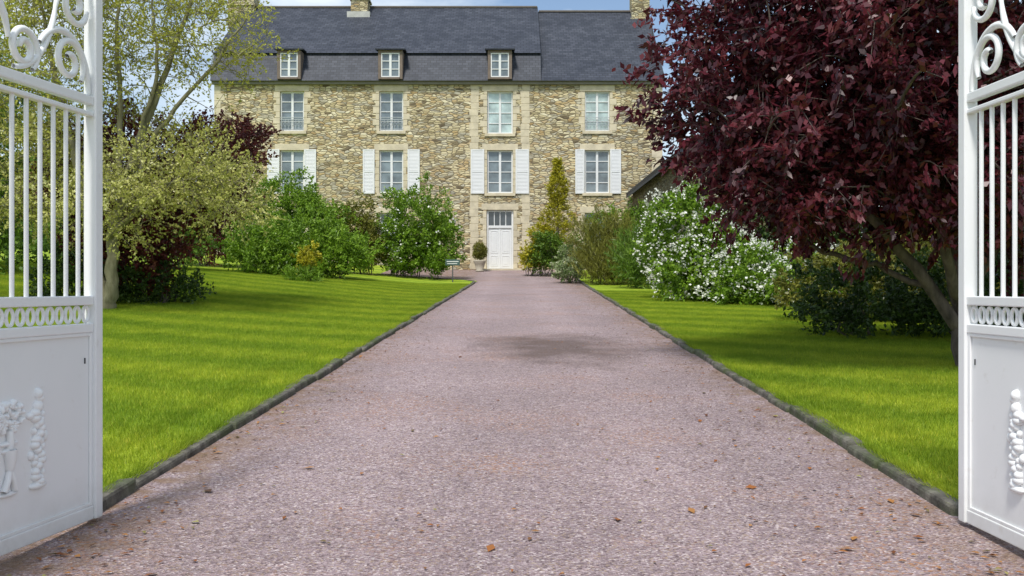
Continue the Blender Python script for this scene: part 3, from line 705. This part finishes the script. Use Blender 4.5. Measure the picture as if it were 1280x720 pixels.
# ------------------------------------------------------------------ gates
def spiral(cs, cz, r0, r1, a0, a1, n=40):
    a = np.linspace(a0, a1, n); r = np.linspace(r0, r1, n)
    return np.stack([cs + r * np.cos(a), cz + r * np.sin(a)], 1)
def sph(c, r, seg=12, rg=8):
    th = np.linspace(0, math.pi, rg + 1); ph = np.arange(seg) * 2 * math.pi / seg
    V = np.array([[c[0] + r[0]*math.sin(t)*math.cos(p), c[1] + r[1]*math.sin(t)*math.sin(p), c[2] + r[2]*math.cos(t)] for t in th for p in ph])
    i = np.arange(rg)[:, None] * seg; j = np.arange(seg)[None, :]; j2 = (j + 1) % seg
    return V, np.stack([i + j, i + seg + j, i + seg + j2, i + j2], -1).reshape(-1, 4)
def gate(name, P, Q, zb, inward):
    P = np.array(P); Q = np.array(Q); Ln = np.linalg.norm(Q - P); t = (Q - P) / Ln; nn = np.array([t[1], -t[0]])
    if nn[0] * inward < 0: nn = -nn
    def W(v):
        v = np.asarray(v, float); return np.stack([P[0] + t[0]*v[:,0] + nn[0]*v[:,1], P[1] + t[1]*v[:,0] + nn[1]*v[:,1], v[:,2]], 1)
    e = empty(name, (Q[0], Q[1], zb))
    def emit(bb, nm, bev=.003):
        bb.v = [tuple(p) for p in W(np.array(bb.v))]; bb.obj(nm, WHITE, e, bev)
    b = B()
    b.box(0, .055, -.03, .03, zb + .01, 2.60); b.box(Ln - .06, Ln, -.03, .03, zb + .01, 2.60)
    for z0, z1 in ((zb + .01, zb + .07), (1.005, 1.045), (1.125, 1.165), (1.955, 1.975), (2.005, 2.045)):
        b.box(.055, Ln - .06, -.02, .02, z0, z1)
    emit(b, 'frame', .005)
    b = B(); b.box(.055, Ln - .06, -.006, .006, zb + .07, 1.005)
    b.box(.055, .075, .006, .016, zb + .07, 1.005); b.box(Ln - .08, Ln - .06, .006, .016, zb + .07, 1.005); b.box(.075, Ln - .08, .006, .016, .99, 1.005)
    b.box(.075, Ln - .08, .006, .016, zb + .07, zb + .085)
    emit(b, 'sheet_panel', .003)
    parts = []
    nb = int((Ln - .115) / .085); sp = (Ln - .115) / nb
    for k in range(1, nb):
        s = .055 + k * sp; parts.append(tube([(s, 0, 1.165), (s, 0, 1.5), (s, 0, 1.955)], .0095, 10))
    no = int((Ln - .115) / .06); so = (Ln - .115) / no
    an = np.linspace(0, 2 * math.pi, 17)
    for k in range(no):
        s = .055 + (k + .5) * so; parts.append(tube(np.stack([s + .021*np.cos(an), 0*an, 1.085 + .033*np.sin(an)], 1), .0075, 6))
    V, F = join(parts); fast('bars', W(V), F, WHITE, e, smooth=True)
    parts = []
    def scr(c2, r=.014):
        c2 = np.asarray(c2)
        for flip in (0, 1):
            s = c2[:, 0] if not flip else Ln - c2[:, 0]
            parts.append(tube(np.stack([s, 0*s, c2[:, 1]], 1), r * np.concatenate([np.linspace(.7, 1, 5), np.ones(len(s) - 10), np.linspace(1, .7, 5)]), 8))
    u = np.linspace(0, 1, 24)
    bz = lambda p: ((1-u)**3)[:,None]*np.array(p[0]) + (3*u*(1-u)**2)[:,None]*np.array(p[1]) + (3*u*u*(1-u))[:,None]*np.array(p[2]) + (u**3)[:,None]*np.array(p[3])
    scr(spiral(.205, 2.165, .025, .108, 1.0, 1.0 + 2.9*math.pi, 60))
    scr(spiral(.165, 2.415, .022, .088, -1.2, -1.2 - 2.6*math.pi, 55))
    scr(spiral(.50, 2.15, .022, .092, 0, 3.3*math.pi, 60))
    scr(bz([(.065, 2.05), (.075, 2.28), (.28, 2.36), (.40, 2.20)]), .015)
    scr(bz([(.060, 2.52), (.16, 2.56), (.27, 2.50), (.30, 2.36)]), .013)
    scr(bz([(.30, 2.36), (.33, 2.22), (.42, 2.08), (.56, 2.065)]), .013)
    scr(spiral(.74, 2.20, .02, .11, math.pi, -2.2*math.pi, 60)); scr(bz([(.59, 2.17), (.62, 2.36), (.80, 2.42), (.93, 2.34)]))
    V, F = join(parts); fast('scrollwork', W(V), F, WHITE, e, smooth=True)
    parts = [sph((.0275, 0, 2.645), (.04,.04,.045)), sph((Ln - .03, 0, 2.645), (.04,.04,.045))]
    V, F = join(parts); fast('finials', W(V), F, WHITE, e, smooth=True)
    # cast relief: leafy baskets on stands, with a draped scroll ornament either side
    parts = []
    c = .66; y0 = .006
    def bl(s, z, rs, rz, d=.02):
        parts.append(sph((s, y0, z), (rs, d, rz), 12, 8))
    def limb(p0, p1, r0, r1):
        parts.append(tube([(p0[0], y0 + .008, p0[1]), ((p0[0]+p1[0])/2, y0 + .012, (p0[1]+p1[1])/2), (p1[0], y0 + .008, p1[1])], [r0, (r0+r1)/2, r1], 8))
    rr_ = np.random.RandomState(3)
    for sg in (-1, 1):
        f = c + sg * .235
        bl(f, .775, .020, .024, .026); bl(f + sg*.012, .755, .022, .018, .022); bl(f, .725, .028, .024, .024)
        zz = np.linspace(.72, .42, 15)
        for j, z in enumerate(zz):     # twisting column of leaves and drapery
            o = .020 * math.sin(j * 1.15); rs = .020 + .010 * abs(math.sin(j * .8))
            bl(f + o, z, rs, .019, .024); bl(f - o * 1.3, z - .008, rs * .6, .016, .018)
        bl(f - sg*.048, .69, .022, .015, .018); bl(f + sg*.045, .60, .016, .024, .016); bl(f - sg*.042, .53, .018, .020, .016)
        bl(f, .405, .055, .016, .022)
    for k in range(70):
        a = rr_.uniform(0, 6.28); q = rr_.rand() ** .5; s1, s2 = rr_.uniform(.008, .018, 2)
        bl(c - .06 + .085*q*math.cos(a), .70 + .06*q*math.sin(a), s1, s2, .022); bl(c + .07 + .085*q*math.cos(a + 1), .69 + .056*q*math.sin(a + 1), s2, s1, .022)
    for sx in (-.06, .07):
        limb((c + sx, .65), (c + sx, .58), .014, .016); bl(c + sx, .60, .055, .012); bl(c + sx, .572, .042, .014)
        limb((c + sx, .575), (c + sx, .50), .030, .016); limb((c + sx, .50), (c + sx - .032, .42), .012, .015); limb((c + sx, .50), (c + sx + .032, .42), .012, .015); bl(c + sx, .405, .055, .012, .016)
    V, F = join(parts); fast('cast_relief', W(V), F, WHITE, e, smooth=True)
    b = B(); b.box(.10, .106, .006, .010, .87, .895); b.v = [tuple(p) for p in W(np.array(b.v))]; b.obj('keyhole', IRON, e)
    return e
gate('wrought_iron_gate', (-1.855, 4.29), (-2.15, 2.40), .172, 1)
gate('wrought_iron_gate', (1.99, 4.22), (2.05, 2.31), .170, -1)
for x in (-2.48, 2.38):
    e = empty('gate_pillar', (x, 2.2, .08)); b = B(); b.box(x - .27, x + .27, 1.93, 2.45, -.1, 2.2); b.obj('shaft', ASH, e, .02)
    b = B(); b.box(x - .34, x + .34, 1.86, 2.52, 2.2, 2.32); b.box(x - .22, x + .22, 1.98, 2.40, 2.32, 2.42); b.obj('cap', ASH, e, .02)

# ------------------------------------------------------------------ small things
def lathe(name, c, prof, mat, parent, seg=20):
    V = np.array([[c[0] + r*math.cos(a), c[1] + r*math.sin(a), c[2] + z] for r, z in prof for a in np.arange(seg)*2*math.pi/seg])
    n = len(prof); i = np.arange(n-1)[:, None]*seg; j = np.arange(seg)[None, :]; j2 = (j+1) % seg
    fast(name, V, np.stack([i+j, i+j2, i+seg+j2, i+seg+j], -1).reshape(-1, 4), mat, parent, smooth=True)
x, yp = -1.5, 44.6
g_ = float(gz(0, yp)); e = empty('potted_topiary', (x, yp, g_))
lathe('pot', (x, yp, g_), [(0,0),(.18,0),(.20,.04),(.16,.08),(.24,.35),(.30,.48),(.30,.53),(.25,.53),(.22,.45),(0,.45)], simple('stone_pot', (.42,.38,.30), .8), e)
foliage('ball', [(x, yp, g_ + .96, .33, .33, .42)], 200, 24, .045, .06, .035, OLIVE, e, inner=.5, lump=.03, flat=1)
V, F = tube([(x, yp, g_ + .4), (x, yp, g_ + .6), (x, yp, g_ + .8)], .025, 6); fast('stem', V, F, BARK, e)
sx_, sy_ = -2.2, 35.6
z = float(gz(sx_, sy_)); sg = empty('garden_sign', (sx_, sy_, z))
b = B(); b.box(sx_ - .02, sx_ + .02, sy_, sy_ + .03, z, z + .85); b.obj('post', IRON, sg)
b = B(); b.box(sx_ - .27, sx_ + .27, sy_ - .03, sy_ - .002, z + .66, z + .88); b.obj('board', simple('sign_green', (.05,.10,.09), .5), sg, .005)
b = B(); b.box(sx_ - .22, sx_ + .22, sy_ - .036, sy_ - .031, z + .79, z + .82); b.box(sx_ - .2, sx_ + .17, sy_ - .036, sy_ - .031, z + .715, z + .74); b.obj('lettering_lines', WOODW, sg)
# fallen leaves
n = 1500; y = 3.3 + 22 * R.rand(n) ** 1.6; sd = R.rand(n)
x = np.where(sd < .32, XL(y) + .05 + R.exponential(.22, n), np.where(sd < .72, XR(y) - .05 - R.exponential(.35, n), R.uniform(-1.8, 1.8, n)))
x = np.clip(x, XL(y) + .02, XR(y) - .02)
P = np.stack([x, y, gz(0*x, y) + .008], 1); a = R.uniform(0, 6.28, n)
D = np.stack([np.cos(a), np.sin(a), R.normal(0, .12, n)], 1); Sd = np.stack([-np.sin(a), np.cos(a), R.normal(0, .15, n)], 1)
ll = (R.uniform(.008, .022, n) * np.where(R.rand(n) < .06, 1.8, 1))[:, None]
V = np.stack([P - D*ll, P + Sd*ll*.5 + [0,0,.004], P + D*ll, P - Sd*ll*.5 + [0,0,.003]], 1).reshape(-1, 3)
fast('fallen_leaves', V, np.arange(4*n).reshape(-1, 4), mat_leaf('dry_leaves', [(.12,.04,.015), (.30,.11,.03), (.42,.2,.06), (.10,.05,.03), (.35,.33,.10)], .1, .7), attr=R.rand(n))

# ------------------------------------------------------------------ light, sky, camera
el, az = math.radians(57), math.atan2(-.3, -.95)
w = bpy.data.worlds.new('World'); S.world = w; w.use_nodes = True; t = w.node_tree; bg = t.nodes['Background']
sk = t.nodes.new('ShaderNodeTexSky'); sk.sky_type = 'NISHITA'; sk.sun_disc = False; sk.sun_elevation = el; sk.sun_rotation = az
tc = t.nodes.new('ShaderNodeTexCoord'); mp = t.nodes.new('ShaderNodeMapping'); mp.inputs['Scale'].default_value = (1.7, 1.7, 5.); t.links.new(tc.outputs['Generated'], mp.inputs[0])
no = t.nodes.new('ShaderNodeTexNoise'); no.inputs['Scale'].default_value = 1.7; no.inputs['Detail'].default_value = 7; no.inputs['Roughness'].default_value = .6; t.links.new(mp.outputs[0], no.inputs['Vector'])
rp = t.nodes.new('ShaderNodeValToRGB'); rp.color_ramp.elements[0].position = .40; rp.color_ramp.elements[1].position = .66; t.links.new(no.outputs['Fac'], rp.inputs[0])
mx = t.nodes.new('ShaderNodeMix'); mx.data_type = 'RGBA'; t.links.new(rp.outputs[0], mx.inputs[0]); t.links.new(sk.outputs[0], mx.inputs[6]); mx.inputs[7].default_value = (7.0, 7.6, 8.0, 1)
t.links.new(mx.outputs[2], bg.inputs[0]); bg.inputs[1].default_value = .15
sl = bpy.data.lights.new('sun', 'SUN'); sl.energy = 3.6; sl.angle = math.radians(9); sl.color = (1, .965, .90)
so = bpy.data.objects.new('sun', sl); COL.objects.link(so)
sd_ = Vector((math.sin(az) * math.cos(el), math.cos(az) * math.cos(el), math.sin(el))); so.rotation_euler = sd_.to_track_quat('Z', 'Y').to_euler(); so.location = sd_ * 30
cam = bpy.data.cameras.new('camera'); cam.lens = 33.75; cam.sensor_width = 36; cam.clip_end = 3000
co = bpy.data.objects.new('camera', cam); co.location = (0, 0, 1.2); co.rotation_euler = (math.radians(90), 0, 0); COL.objects.link(co); S.camera = co
S.view_settings.view_transform = 'Standard'; S.view_settings.look = 'None'; S.view_settings.exposure = 0
